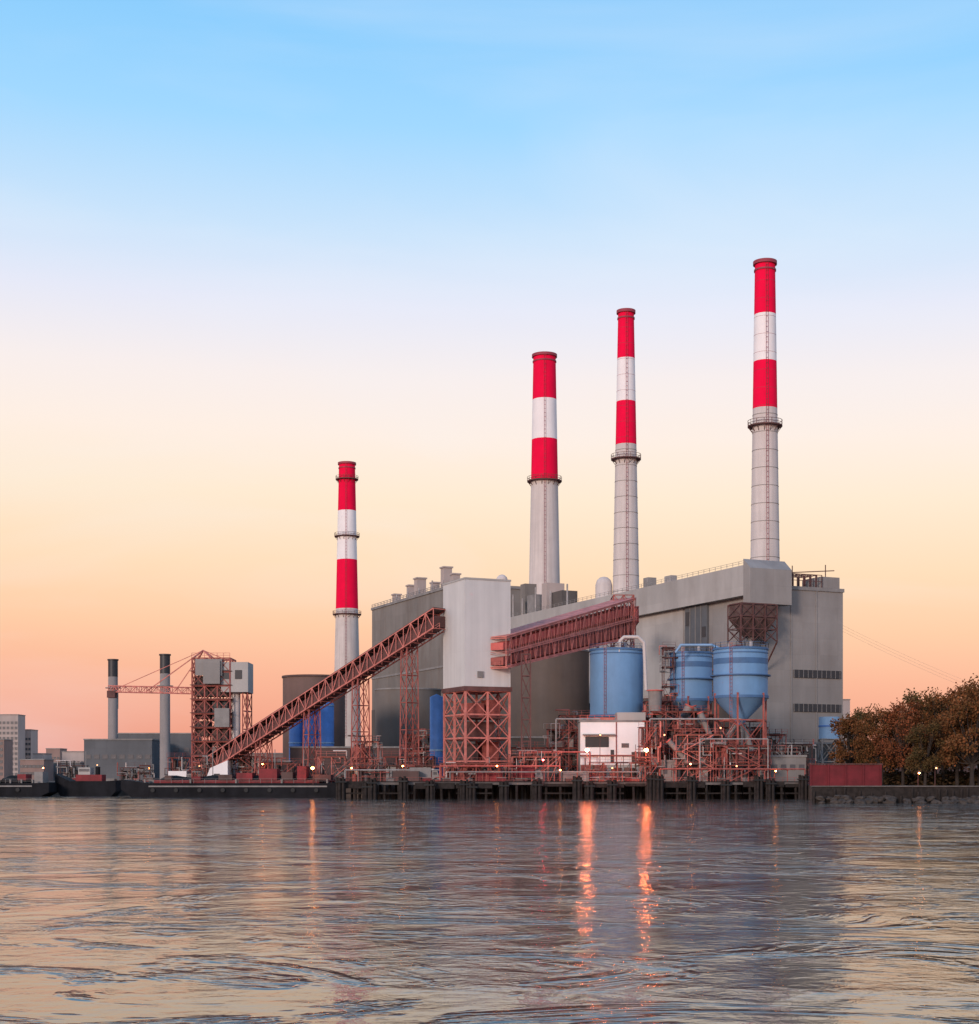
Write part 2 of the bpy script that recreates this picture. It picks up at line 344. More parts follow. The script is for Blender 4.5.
# ---------------- transfer tower ----------------
TD=345; tw=11.2
tt=thing('conveyor_transfer_tower','windowless pale grey clad tower on a red steel frame','tower',(X(465,TD),TD,G),RZ)
zt=Z(579,TD)-G; zb=Z(686,TD)-G
part(tt,'cladding',MB().box(0,tw,0,tw*1.15,zb,zt),'tower')
part(tt,'roof_edge',MB().box(-.12,tw+.12,-.12,tw*1.15+.12,zt,zt+.4),'wall_light')
part(tt,'floor_beam',MB().box(-.3,tw+.3,-.3,tw*1.15+.3,zb-1,zb-.01),'steel_brown')
f=MB(); frame(f,.2,tw-.2,.2,tw*1.15-.2,0,zb-1,2,2,4,.42,True,.22); part(tt,'steel_frame',f,'steel_pink')
for z_ in (5,10,15): part(tt,'inner_floor',MB().box(.8,tw-.8,.8,tw,z_,z_+.25),'steel_brown')
for (x,y,z_,w_,h_) in ((2,3,.1,4,4.5),(7,2,.1,2.5,4.6),(1.5,3,5.3,3,4),(6,4,5.3,4,4.5),(3,4,10.3,6,4),(2,3,15.3,4,3.2),(7,3,15.3,3,4)): part(tt,'machine_cabinet',MB().box(x,x+w_,y,y+4,z_,z_+h_),random.choice(['steel_mid','brown','steel_brown']))
part(tt,'vent',MB().box(3,4.4,-.3,-.02,zb+2,zb+3.4),'grey')

# inclined conveyor
a=(X(212,402),402,Z(768,402)-1.5); b_=(X(440,354),354,Z(620,354)-2)
ic=thing('inclined_conveyor','long salmon red lattice conveyor climbing to the tower','conveyor',a)
O=Vector(a); a0=(0,0,0); b0=Vector(b_)-O
t=MB(); truss(t,a0,b0,4.7,4.0,34,.24,.17,4.5); part(ic,'truss',t,'steel_pink')
t=MB(); slab(t,a0,b0,3.8,.4,2.6,.4,2.9); part(ic,'gallery',t,'steel_brown')
t=MB(); slab(t,a0,b0,4.8,4.14,4.3,4.64,4.8); part(ic,'roof',t,'brown')
part(ic,'railing',MB().rail([Vector(a0)+Vector((0,-2.6,0)),b0+Vector((0,-2.6,0))],1.1,.08,2.4),'steel_pink')
def trest(frac,w,spread):
    p=Vector(a0).lerp(b0,frac); m=MB(); h=p.z+O.z
    d=b0.copy(); d.z=0; d.normalize(); s=Vector((-d.y,d.x,0))
    cs=[]
    n=max(2,int((h-G)/6))
    for i in range(n+1):
        z=G+(h-G)*i/n; k=1-i/n
        cs.append([Vector((p.x,p.y,z-O.z))+s*sg*(1.9+spread*k)+d*sd*(w/2) for sg in(-1,1) for sd in(-1,1)])
    for i in range(n):
        A,B=cs[i],cs[i+1]
        for j in range(4): m.beam(A[j],B[j],.26)
        for (j,k2) in ((0,1),(2,3),(0,2),(1,3)):
            m.beam(B[j],B[k2],.18); m.beam(A[j],B[k2],.12); m.beam(A[k2],B[j],.12)
    return m
for fr in (.25,.47,.68,.88): part(ic,'trestle',trest(fr,1.8,.5),'steel_mid')
h_=thing('conveyor_tail_house','small pale conveyor loading house at the quay','shed',(X(214,396),396,G))
part(h_,'wall',MB().add([(-2,-3,0),(4,-3,0),(4,3,0),(-2,3,0),(-.5,-3,4),(4,-3,6),(4,3,6),(-.5,3,4)],[(0,3,2,1),(4,5,6,7),(0,1,5,4),(1,2,6,5),(2,3,7,6),(3,0,4,7)]),'white')
part(h_,'door',MB().box(.5,2,-3.08,-3.01,0,2.6),'dark')

# upper red gallery
a2=Vector((X(495,347),347,Z(667,347))); b2=Vector((X(626,410),410,Z(636,410)))
ug=thing('conveyor_gallery','bright red steel truss conveyor gallery beside the hall','conveyor',a2)
A=Vector((0,0,0)); B=b2-a2; up=Vector((0,0,1)); O=a2
t=MB(); truss(t,A,B,5.6,6.4,30,.34,.2,9.6); part(ug,'truss',t,'steel_pink')
t=MB(); truss(t,A+up*2.9,B+up*4.3,5.7,.4,30,.3,.1,.5); part(ug,'middle_chord',t,'steel_pink')
t=MB(); slab(t,A,B,4.2,.4,2.1,.5,3.0); part(ug,'lower_belt_housing',t,'steel_mid')
t=MB(); slab(t,A,B,4.2,3.8,5.4,5.8,8.0); part(ug,'upper_belt_housing',t,'steel_red')
t=MB(); slab(t,A,B,6.0,6.65,6.85,9.85,10.05); part(ug,'roof',t,'steel_pink'); t=MB(); slab(t,A,B,6.6,-.4,-.2); part(ug,'walkway',t,'steel_pink')
part(ug,'railing',MB().rail([A+Vector((0,-3,-.2)),B+Vector((0,-3,-.2))],1.1,.1,2.2),'steel_pink')
m=MB(); frame(m,B.x-7.5,B.x-1.5,B.y-3,B.y+3,G-O.z,B.z-.6,1,1,7,.32,True,.15); part(ug,'trestle',m,'steel_brown')
m=MB(); frame(m,B.x-3.5,B.x+1.8,B.y-3.2,B.y+6,B.z-6,B.z+10.5,2,1,5,.28,True,.16); part(ug,'end_frame',m,'steel_mid')
m=MB(); truss(m,B+up*4+Vector((2,2,0)),B+Vector((4.5,44,6)),3,4,14,.3,.18); part(ug,'link_bridge',m,'steel_red')
part(ug,'head_pulley_house',MB().box(B.x-2.8,B.x+1.2,B.y-2,B.y+4,B.z+1,B.z+6),'steel_brown')
m=MB(); frame(m,6,8,.5,3,G-O.z,3,1,1,6,.26,True,.13); part(ug,'trestle',m,'steel_brown')

# ---------------- blue silos ----------------
def vessel(px,D,w,rt,rb2,cone,label):
    x=X(px,D); r=w*D/F/2; z1=Z(rt,D)-G; z0=Z(rb2,D)-G
    t=thing('silo',label,'silo',(x,D,G),group='blue storage silos at the quay')
    part(t,'shell',MB().lathe(0,0,[(r,z0),(r,z1)],56),'blue')
    part(t,'roof',MB().lathe(0,0,[(r+.2,z1-.35),(r+.2,z1+.12),(.01,z1+.35)],56,False),'blue_mid')
    for (zz,ww,hh) in ((z0+.1,.25,.6),(z1-1.2,.1,.25)): part(t,'band',MB().ring(0,0,zz,r,ww,hh,56),'blue_mid')
    if cone: part(t,'walkway_band',MB().ring(0,0,(z0*.55+z1*.45),r,.7,.25,56),'blue_mid'); part(t,'dark_band',MB().ring(0,0,z1-3.6,r,.03,1.3,56),'blue_mid')
    rl=MB()
    pts=[((r+.15)*math.cos(2*math.pi*i/20),(r+.15)*math.sin(2*math.pi*i/20),z1+.12) for i in range(20)]
    rl.rail(pts,1.1,.07,2,True); part(t,'railing',rl,'blue_mid')
    ld=MB(); 
    for s in (-.25,.25): ld.beam((-r*.5+s,-r*.87-.3,2),(-r*.5+s,-r*.87-.3,z1+1.2),.08)
    zz=2
    while zz<z1+1: ld.beam((-r*.5-.25,-r*.87-.3,zz),(-r*.5+.25,-r*.87-.3,zz),.07); zz+=.8
    part(t,'ladder',ld,'steel_mid')
    for (dx,dy,hh,rr_) in ((.3,-.5,1.4,.4),(-.4,.2,1.2,.5)): part(t,'roof_vent',MB().cyl(dx*r,dy*r,z1+.2,z1+hh,rr_,n=12),'silver')
    cf=.85
    if cone: part(t,'cone',MB().lathe(0,0,[(r,z0),(1.0,z0-r*cf),(.9,z0-r*cf-1.5)],56,True),'blue')
    lg=MB(); n=6; rr_=r*1.02
    zl=z0+(1.2 if cone else -.1); zc_=z0-r*.8 if cone else z0-1
    if not cone: rr_=r*.93
    for i in range(n):
        an=2*math.pi*(i+.25)/n; an2=2*math.pi*(i+1.25)/n
        A=(rr_*math.cos(an),rr_*math.sin(an)); B=(rr_*math.cos(an2),rr_*math.sin(an2))
        lg.beam((*A,0),(*A,zl),.38)
        k=2
        for j in range(k):
            za=zc_*j/k; zc=zc_*(j+1)/k
            lg.beam((*A,zc),(*B,zc),.28)
            lg.beam((*A,za),(*B,zc),.16); lg.beam((*B,za),(*A,zc),.16)
    part(t,'steel_legs',lg,'steel_mid')
    if not cone: part(t,'base_slab',MB().cyl(0,0,z0-.8,z0-.12,r+.5),'steel_pink')
    return t
vessel(616.5,372,53,650,718,False,'broad cylindrical plain blue silo standing on red steel legs')
vessel(691,372,42,653,702,True,'smaller blue silo with a conical outlet')
vessel(740.5,350,54,649,699,True,'large blue silo with conical bottom on red frame')
def pipeline_thing(label,P,r,mt_,name='duct_pipe'):
    o=Vector(P[-1]); t=thing(name,label,'pipe',o); pm=MB()
    for A,B in zip(P,P[1:]):
        pm.tube(Vector(A)-o,Vector(B)-o,r)
        pm.lathe(A[0]-o.x,A[1]-o.y,[(.01,A[2]-o.z-r),(r*.8,A[2]-o.z-r*.6),(r,A[2]-o.z),(r*.8,A[2]-o.z+r*.6),(.01,A[2]-o.z+r)],10)
    part(t,'pipe',pm,mt_)
pipeline_thing('bent silver vent pipe rising over the blue silo',[(X(619,366),366,Z(652,366)),(X(620,366),366,Z(641,366)),(X(624,366),366,Z(637,366)),(X(638,366),366,Z(637,366)),(X(644,366),366,Z(643,366)),(X(646,366),366,Z(690,366))],.4,'conc')
pipeline_thing('pale pipe linking the two conical silos',[(X(676,362),362,Z(652,362)),(X(681,362),362,Z(645,362)),(X(712,360),360,Z(645,360)),(X(722,354),354,Z(650,354))],.3,'blue_light')

bt=thing('storage_tank','large dark brown cylindrical tank','tank',(X(314,480),480,G))
r=31*480/F; z1=Z(677,480)-G
part(bt,'shell',MB().lathe(0,0,[(r,0),(r,z1)],56),'tank_brown'); part(bt,'roof',MB().lathe(0,0,[(r+.3,z1-.4),(r+.3,z1+.2),(.01,z1+.8)],56,False),'brown')
for i,(px,D) in enumerate(((297,452),(311,449),(326,446))):
    t=thing('storage_tank','narrow vertical deep blue tank','tank',(X(px,D),D,G),group='row of deep blue upright tanks')
    r=8*D/F; z1=Z(704,D)-G
    part(t,'shell',MB().lathe(0,0,[(r,0),(r,z1),(r*.7,z1+.6),(.01,z1+.9)],28),'blue_deep')
    for z_ in (z1*.5,z1-.6): part(t,'band',MB().ring(0,0,z_,r,.12,.3),'blue_light')
t=thing('storage_tank','narrow vertical deep blue tank','tank',(X(436.5,372),372,G),group='row of deep blue upright tanks')
part(t,'shell',MB().lathe(0,0,[(1.6,0),(1.6,Z(697,372)-G),(.01,Z(694,372)-G)],28),'blue_deep'); part(t,'band',MB().ring(0,0,8,1.6,.12,.4),'blue_light')
for (px,w,top,D,mt_,lab) in ((408,66,690,530,'silo_grey','wide weathered grey concrete silo'),(548,82,652,470,'silo_brown','very wide dark stained cylindrical silo')):
    t=thing('storage_silo',lab,'silo',(X(px,D),D,G),group='concrete silos')
    r=w*D/F/2; z1=Z(top,D)-G
    part(t,'shell',MB().lathe(0,0,[(r,0),(r,z1)],64),mt_); part(t,'roof',MB().lathe(0,0,[(r+.2,z1-.3),(r+.2,z1+.2),(.01,z1+.6)],64,False),'grey')

# ---------------- quay structures ----------------
def steelframe(px0,px1,top,D,dep,nx,nz,mat='steel_pink',busy=1.0,label='red steel equipment frame with platforms'):
    x0=X(px0,D);x1=X(px1,D); H=Z(top,D)-G; w=x1-x0
    t=thing('steel_frame',label,'steel structure',(x0,D,G),group='red steel frames along the quay')
    R=random.Random(px0)
    f=MB(); frame(f,0,w,0,dep,0,H,nx,1,nz,.18,False)
    xs=[w*i/nx for i in range(nx+1)]
    for k in range(nz):
        for i in range(nx):
            c=R.random(); z0_,z1_=H*k/nz,H*(k+1)/nz
            if c<.4: f.beam((xs[i],0,z0_),(xs[i+1],0,z1_),.1)
            elif c<.7: f.beam((xs[i+1],0,z0_),(xs[i],0,z1_),.1)
            if R.random()<.5: f.beam((xs[i],dep,z0_),(xs[i+1],dep,z1_),.1)
    part(t,'columns',f,mat)
    for k in range(1,nz+1):
        p_=part(t,'platform',MB().box(-.3,w+.3,-.3,dep+.3,H*k/nz+.15,H*k/nz+.25),'steel_brown')
        part(p_,'railing',MB().rail([(-.3,-.3,H*k/nz+.28),(w+.3,-.3,H*k/nz+.28)],1.1,.06,1.8),mat)
    for k in range(nz):
        zb_=H*k/nz+.32 if k else .02
        for row in (0,1):
            xx=.3
            while xx<w-1.2:
                ww=R.uniform(.5,1.7); hh=R.uniform(.6,H/nz*.95)
                if R.random()<.85*busy:
                    mt_=R.choice(['silver','grey','steel_mid','steel_brown','wall_dark','brown','dark','steel_brown','brown','dark'])
                    y0=R.uniform(.3,dep*.4) if row==0 else R.uniform(dep*.45,max(dep*.5,dep-2))
                    if R.random()<.5: part(t,'machine_cabinet',MB().box(xx,xx+ww,y0,y0+R.uniform(.7,1.6),zb_,zb_+hh),mt_)
                    else: part(t,'process_vessel',MB().cyl(xx+ww/2,y0+ww/2,zb_,zb_+hh,ww/2,n=12).lathe(xx+ww/2,y0+ww/2,[(ww/2,zb_+hh),(ww*.3,zb_+hh+ww*.2),(.01,zb_+hh+ww*.26)],12),mt_)
                xx+=ww+R.uniform(.05,.4)
    for i in range(int(13*busy+nz*3)):
        P=[Vector((R.uniform(0,w),R.uniform(-.6,1.5),R.uniform(.5,H)))]
        pm=MB(); rr=R.choice([.05,.06,.08,.1,.14,.2])
        for j in range(6):
            q=P[-1].copy(); ax=R.choice([0,2,2,0,1])
            if ax==0: q.x=max(-1,min(w+1,q.x+R.uniform(-4,4)))
            elif ax==2: q.z=max(.3,min(H+1.5,q.z+R.uniform(-4,4)))
            else: q.y=R.uniform(-.7,1.5)
            pm.tube(P[-1],q,rr,n=6); P.append(q)
        part(t,'pipework',pm,R.choice(['silver','grey','steel_pink','grey','steel_mid','steel_mid','brown','conc','steel_brown']))
    if H>5 and w>4:
        for k in range(nz):
            st=MB(); za=H*k/nz; zb2=H*(k+1)/nz; xa,xb=(w*.1,w*.8) if k%2==0 else (w*.8,w*.1)
            if nz==1: xa,xb=w*.3,w*.3+H*1.2
            st.beam((xa,-1,za),(xb,-1,zb2),.13); st.beam((xa,-1.8,za),(xb,-1.8,zb2),.13); st.beam((xa,-1.8,za+1),(xb,-1.8,zb2+1),.07)
            for q in range(1,10): 
                xq=xa+(xb-xa)*q/10; zq=za+(zb2-za)*q/10; st.box(xq-.15,xq+.15,-1.8,-1,zq,zq+.06)
            part(t,'stair',st,mat)
for args in ((352,378,742,372,5,2,2),(384,433,757,365,5,4,1,'steel_mid'),(404,432,735,388,6,2,3,'steel_mid'),(512,545,748,360,6,3,2,'steel_mid'),(548,578,730,362,6,2,3,'steel_mid'),(560,588,716,378,6,2,4),
             (646,672,702,362,6,2,5,'steel_mid'),(652,708,712,353,7,4,4,'steel_mid'),(676,722,735,343,4,4,3),(716,770,746,340.5,4,5,2,'steel_mid'),(664,674,648,368,4,1,7,'steel_brown'),(772,800,752,352,5,3,2,'grey'),(318,345,757,374,4,2,1),(590,645,763,344.5,3,4,1,'steel_mid'),
             (700,716,715,366,5,1,4,'steel_brown'),(768,786,735,368,5,1,3,'steel_mid'),(440,512,764,342,3,6,1,'steel_mid'),(640,660,728,345,3,2,3,'steel_mid'),(786,812,745,380,5,2,2,'steel_brown'),(512,560,757,345,3,4,1),(345,440,766,358,3,7,1,'steel_brown'),(722,768,728,358,4,3,3,'steel_brown')):
    steelframe(*args)
for i,(px0,px1,row,D,r,mt_) in enumerate(((556,600,719,358,.2,'silver'),(650,742,719,347,.2,'silver'),(520,590,752,350,.18,'steel_red'),(700,768,739,339,.14,'silver'),(440,560,766,341,.14,'steel_red'),(345,440,770,350,.14,'silver'),(660,805,769,338,.16,'steel_mid'),(450,640,772,340,.14,'grey'))):
    x0=X(px0,D); x1=X(px1,D); z=Z(row,D)
    t=thing('pipeline','long horizontal pipe run on stanchions above the quay','pipe',(x0,D,G),group='pipe runs on the quay')
    m=MB().tube((0,0,z-G),(x1-x0,0,z-G),r).tube((0,0,z-G),(0,0,0),r).tube((x1-x0,0,z-G),(x1-x0,0,0),r)
    part(t,'pipe',m,mt_)
    k=3
    while k<x1-x0: part(t,'stanchion',MB().beam((k,.6,0),(k,.6,z-G-.2),.16).beam((k,-.8,z-G-r-.1),(k,2,z-G-r-.1),.16),'steel_mid'); k+=5
for (px0,r0,px1,r1,D,r) in ((690,706,672,738,362,.9),(655,690,655,715,356,1.4),(700,712,712,740,349,.6),(741,724,752,752,349,.7),(668,740,690,765,344,.55),(736,724,720,748,347,.5),(692,706,700,735,366,.8)):
    A=Vector((X(px0,D),D,Z(r0,D))); B=Vector((X(px1,D),D,Z(r1,D)))
    t=thing('chute','slanting grey steel chute among the red frames','chute',tuple(B),group='steel chutes')
    part(t,'duct',MB().tube((0,0,0),A-B,r,r*1.15,14),'grey'); part(t,'flange',MB().tube((0,0,0),(A-B)*.04,r*1.35),'steel_red'); part(t,'flange',MB().tube((A-B)*.96,A-B,r*1.4),'steel_red')

def building(name,label,cat,px0,px1,top,D,dep,mat,wins=None,rz=0,roof='grey',group=None,base=G):
    x0=X(px0,D); x1=X(px1,D); H=Z(top,D)-base; w=x1-x0
    t=thing(name,label,cat,(x0,D,base),rz,group)
    part(t,'wall',MB().box(0,w,0,dep,0,H),mat)
    part(t,'roof',MB().box(-.2,w+.2,-.2,dep+.2,H,H+.45),roof)
    if wins:
        nx,nz_,ww,wh,z0,dz=wins[:6]
        me=MB().box(-ww/2,ww/2,-.12,-.02,-wh/2,wh/2).mesh('window'); me.materials.append(M['glass'])
        for i in range(nx):
            for j in range(nz_):
                o=bpy.data.objects.new('window',me); o.parent=t; o.location=((i+.5)*w/nx,0,z0+j*dz); COL.objects.link(o)
    return t
wb_=building('pump_house','white two storey quayside control building','building',580,645,722,354,7,'wall_light')
H_=Z(722,354)-G
part(wb_,'front_cladding',MB().box(0.1,14.7,-.06,-.003,4.6,H_-.05),'white')
part(wb_,'canopy',MB().box(.6,8,-1.2,-.07,11.3,11.6),'grey'); part(wb_,'door',MB().box(10,11.2,-.1,-.01,0,3.0),'dark'); part(wb_,'loading_opening',MB().box(1.2,6.6,-.14,-.07,8.6,11.0),'dark')
part(wb_,'vent',MB().box(7.0,7.8,-.16,-.07,5,8),'dark'); part(wb_,'window',MB().box(9.5,11.2,-.14,-.07,8.5,9.5),'glass'); part(wb_,'opening',MB().box(11.8,14.3,-.14,-.07,4.8,7.5),'brown')
part(wb_,'parapet_step',MB().box(8.5,15.0,-.15,6.8,H_+.46,H_+2.2),'wall_light'); part(wb_,'lower_panel',MB().box(0.2,6,-.3,-.13,0,4.5),'steel_mid')
part(wb_,'drain_pipe',MB().tube((8.3,-.25,0),(8.3,-.25,H_),.12),'steel_mid'); part(wb_,'ledge',MB().box(0,14.8,-.5,-.15,6.6,6.85),'steel_mid')
part(wb_,'railing',MB().rail([(0,-.1,H_+.45),(8.4,-.1,H_+.45)],1.1,.09,1.5),'steel_red')
building('storage_shed','low grey shed on the quay','shed',770,806,757,348,5,'wall',(4,1,1.2,1.2,4,3))
building('storage_shed','low grey shed on the quay','shed',660,700,762,345.5,4,'grey',(4,1,1,1,3,3))
building('storage_shed','small brown shed by the quay','shed',455,500,765,352,4,'brown',(4,1,1,1,2.4,3))
building('storage_shed','low dark shed by the quay','shed',250,290,762,420,6,'brown',(4,1,1,1,2.4,3))
building('workshop','long low brown workshop behind the quay','building',290,400,748,430,12,'brown',(9,1,1.4,1.4,5,3))
building('workshop','low grey annex with shadow toned walls under the hall','building',512,600,738,415,12,'wall_dark',(8,2,1.4,1.4,4,4))  # dark wall colour of these annexes paints a shadowy backing behind the frames
building('workshop','low workshop coloured as shadowy backing behind the steel frames','building',640,700,728,395,12,'wall_dark',(5,2,1.4,1.4,4,4))
building('workshop','grey annex with shadow toned walls at the foot of the end wall','building',700,842,744,412,8,'wall_dark',(12,1,1.6,1.6,6,4))

t=thing('water_tank','small blue tank on a grey stand','tank',(X(829,392),392,G)); r=10*392/F
part(t,'shell',MB().cyl(0,0,Z(739,392)-G,Z(717,392)-G,r),'blue_light'); part(t,'band',MB().ring(0,0,Z(727,392)-G,r,.15,.4),'blue_deep')
f=MB(); frame(f,-2.2,2.2,-2.2,2.2,0,Z(739,392)-G-.05,1,1,2,.35); part(t,'stand',f,'grey')
t=thing('boundary_wall','dark red painted steel boundary wall','wall',(X(810,318),318,G))
w=X(882,318)-X(810,318); Hh=Z(765,318)-G; part(t,'panel',MB().box(0,w,0,.5,0,Hh),'brickred'); k=0
while k<w: part(t,'post',MB().box(k,k+.3,-.25,-.003,0,Hh+.1),'brickred'); k+=3.6
part(t,'coping',MB().box(-.1,w+.1,-.3,.6,Hh+.11,Hh+.3),'steel_brown')

# ---------------- pier ----------------
px0,px1=X(338,336),X(807,336)
t=thing('pier','long concrete pier deck on dark timber piles','pier',(px0,336,0)); L_=px1-px0
part(t,'deck',MB().box(0,L_,0,14.5,3.1,3.6),'deck')
part(t,'kerb',MB().box(0,L_,0,.4,3.62,3.85),'timber')
k=0; R=random.Random(9)
while k<L_-4:
    ln=R.uniform(5,12); ln=min(ln,L_-k)
    if R.random()<.75: part(t,'fender_beam',MB().box(k,k+ln-.3,-.35,-.01,R.uniform(2.2,2.9),R.uniform(3.3,3.9)),'timber')
    if R.random()<.4: part(t,'fender_beam',MB().box(k,k+ln-.3,-.3,-.05,1.1,1.4),'timber')
    k+=ln
pme=MB().cyl(0,0,-3,3.08,.3,n=10).mesh('pile'); pme.materials.append(M['timber'])
n=96
for i in range(n):
    o=bpy.data.objects.new('pile',pme); o.parent=t; o.location=(.5+(L_-1)*i/(n-1)+random.uniform(-.35,.35),(.2,2.6,5.5)[i%3],random.uniform(-.1,.0)); o.rotation_euler=(random.uniform(-.03,.03),random.uniform(-.04,.04),0); COL.objects.link(o)
part(t,'railing',MB().rail([(0,.8,3.6),(L_,.8,3.6)],1.1,.06,2.5),'steel_mid')
dme=MB()
for (x,y) in ((0,0),(.8,0),(.4,.6),(-.4,.5),(1.1,.6)): dme.cyl(x,y,-3,4.4+.3*math.sin(x*9),.36,.3,n=10)
dm1=dme.mesh('pile_cluster'); dm1.materials.append(M['timber'])
bm1=MB().box(-.8,1.5,-.42,1.0,3.4,3.7).mesh('binding'); bm1.materials.append(M['rubber'])
for i,px in enumerate((344,366,372,400,431,465,472,505,540,578,585,612,655,662,690,725,762,770,803)):
    e=thing('mooring_dolphin','cluster of dark timber piles at the pier edge','mooring post',(X(px+random.uniform(-5,5),333.5),334.2,random.uniform(-1.0,.9)),random.uniform(-.3,.3),group='timber pile clusters along the pier')
    for nm,me in (('pile_cluster',dm1),('binding',bm1)):
        o=bpy.data.objects.new(nm,me); o.parent=e; COL.objects.link(o)
t=thing('sea_wall','weathered timber faced sea wall with concrete cap','sea wall',(X(812,286),286,0))
L2=90; part(t,'cap',MB().box(0,L2,-.5,1.2,3.01,3.2),'deck'); part(t,'facing',MB().box(0,L2,-.25,-.0,-2,3),'timber')
k=.3; pm2=MB().cyl(0,0,-3,0,.24,n=8).mesh('fender_pile'); pm2.materials.append(M['timber'])
while k<L2:
    o=bpy.data.objects.new('fender_pile',pm2); o.parent=t; o.location=(k,-.5,random.uniform(1.2,2.9)); COL.objects.link(o); k+=random.uniform(1,2.2)
RK=random.Random(3)
def rockmesh(sd):
    import bmesh
    bm=bmesh.new(); bmesh.ops.create_icosphere(bm,subdivisions=2,radius=1)
    for v in bm.verts: v.co*=1+.45*noise.noise(v.co*1.3+Vector((sd*9,0,0)))
    m=bpy.data.meshes.new('rock'); bm.to_mesh(m); bm.free(); m.materials.append(M['rock']); return m
rms=[rockmesh(i) for i in range(4)]
for i in range(110):
    o=bpy.data.objects.new('rock',rms[i%4]); x=RK.uniform(60,105); y=284.8-RK.random()**2*4.5
    s=RK.uniform(.3,.9); o.location=(x,y,s*.2+max(0,(y-283))*.4); o.scale=(s*1.3,s,s*.7); o.rotation_euler=(RK.uniform(-.4,.4),RK.uniform(-.4,.4),RK.uniform(0,6)); COL.objects.link(o)
    o['label']='dark wet boulder at the foot of the sea wall'; o['category']='rock'; o['group']='boulders along the shore'

# ---------------- lamps ----------------
def lamp(px,row,D,mat,big=False,label='tall quay lamp with glowing orange head'):
    z=Z(row,D); r=.42 if big else .2
    t=thing('street_lamp',label,'street lamp',(X(px,D),D,G),group='lit lamps along the waterfront')
    part(t,'pole',MB().tube((0,0,0),(0,0,z-G+.3),.08,.05,8),'steel_brown')
    part(t,'arm',MB().beam((0,0,z-G+.3),(0,-.9,z-G+.35),.08),'grey')
    part(t,'lamp_head',MB().lathe(0,-.9,[(.01,z-G-r),(r*.8,z-G-r*.5),(r,z-G),(r*.7,z-G+r*.5),(.01,z-G+r*.6)],14),mat)
for a_ in ((587,750,334,'lampbig',True),(646,750,334,'lampbig',True),(543,760,334,'lampred'),(313,768,364,'lamp',True),(263,764,392,'lamp'),(352,768,360,'lamp'),
           (403,766,352,'lamp'),(497,766,340,'lamp'),(560,770,338,'lamp'),(612,768,340,'lampwhite'),(690,764,339,'lamp'),(736,766,339,'lampwhite'),(775,771,338,'lamp'),
           (918,773,296,'lamp'),(935,768,310,'lampwhite'),(838,752,372,'lamp'),(200,766,410,'lampwhite'),(150,768,440,'lamp'),(98,765,470,'lampwhite'),(44,768,470,'lamp'),(664,735,339,'lampwhite'),(720,728,339,'lampwhite'),(600,735,350,'lampwhite')):
    lamp(*a_)

# ---------------- far bank ----------------
building('warehouse','slate blue flat roofed warehouse by the water','warehouse',84,152,740,560,20,'greydark',(8,1,2,1.5,9,3))
building('warehouse','taller slate warehouse block','warehouse',118,192,734,585,20,'greydark',(7,1,2,1.5,12,3))
for (px,D,top,w) in ((113,600,660,9.5),(165,540,655,10)):
    t=thing('smokestack','slim grey chimney with blackened top','chimney',(X(px,D),D,G),group='slim grey chimneys')
    r=w*D/F/2; H=Z(top,D)-G
    part(t,'shaft',MB().lathe(0,0,[(r*1.05,0),(r,H-6.5)],24),'stack_grey'); part(t,'top_band',MB().lathe(0,0,[(r+.03,H-6.5),(r+.03,H)],24).ring(0,0,H-.2,r*.8,r*.2+.3,.5),'dark')
    part(t,'flue',MB().cyl(0,0,H-2,H-.3,r*.85),'dark'); part(t,'platform',MB().ring(0,0,H-11,r,1.1,.3),'grey')
D=405; s=D/F
t=thing('ship_unloader_crane','rusty red steel unloading crane tower with boom','crane',(X(192,D),D,G))
w=38*s; H=Z(658,D)-G
f=MB(); frame(f,0,w,0,9,0,H,3,2,9,.34,True,.18); part(t,'tower_frame',f,'steel_mid')
for (x0,x1,z0,z1,m_) in ((.5,4.5,.52,.66,'steel_brown'),(5,9,.3,.44,'brown'),(.5,9.3,.70,.86,'brown'),(3,9.5,.05,.22,'brown'),(.5,4,.2,.33,'steel_brown'),(5,9,.50,.68,'dark'),(.5,4,.38,.5,'brown'),(0.5,9,.0,.04,'dark')): part(t,'machine_cabinet',MB().box(x0,x1,1.5,7.5,H*z0,H*z1),m_)
for k in range(1,9): part(t,'floor',MB().box(-.5,w+.5,-.5,9.5,H*k/9+.2,H*k/9+.35),'steel_brown')
part(t,'cladding',MB().box(1,8,-.8,-.56,H*.86,H*.99),'wall'); part(t,'cladding',MB().box(6,9.9,-.8,-.56,H*.45,H*.6),'grey')
mh=part(t,'machine_house',MB().box(29*s,56*s,0,9,Z(692,D)-G,Z(662,D)-G),'wall_light'); part(t,'operator_cabin',MB().box(12*s,28.8*s,-1.4,-.82,Z(684,D)-G,Z(661,D)-G),'wall')
for k in (31,43): part(mh,'window',MB().box(k*s,(k+7)*s,-.1,-.01,Z(679,D)-G,Z(670,D)-G),'dark')
part(t,'leg',MB().tube((42*s,3,0),(42*s,3,Z(692,D)-G-.01),1.2,1.2,16),'conc')
f=MB(); frame(f,50*s,55*s,1,8,0,Z(692,D)-G-.1,1,1,5,.26,True,.13); part(t,'leg_frame',f,'steel_mid')
f=MB(); truss(f,(2,4.5,Z(693,D)-G),(-87*s,4.5,Z(691,D)-G),2.2,1.6,18,.24,.14); part(t,'boom',f,'steel_pink')
f=MB(); pk=(8*s,4.5,Z(649,D)-G)
f.beam((0,1,H),pk,.35).beam((0,8,H),pk,.35).beam((w*.5,1,H),pk,.3).beam((w*.5,8,H),pk,.3)
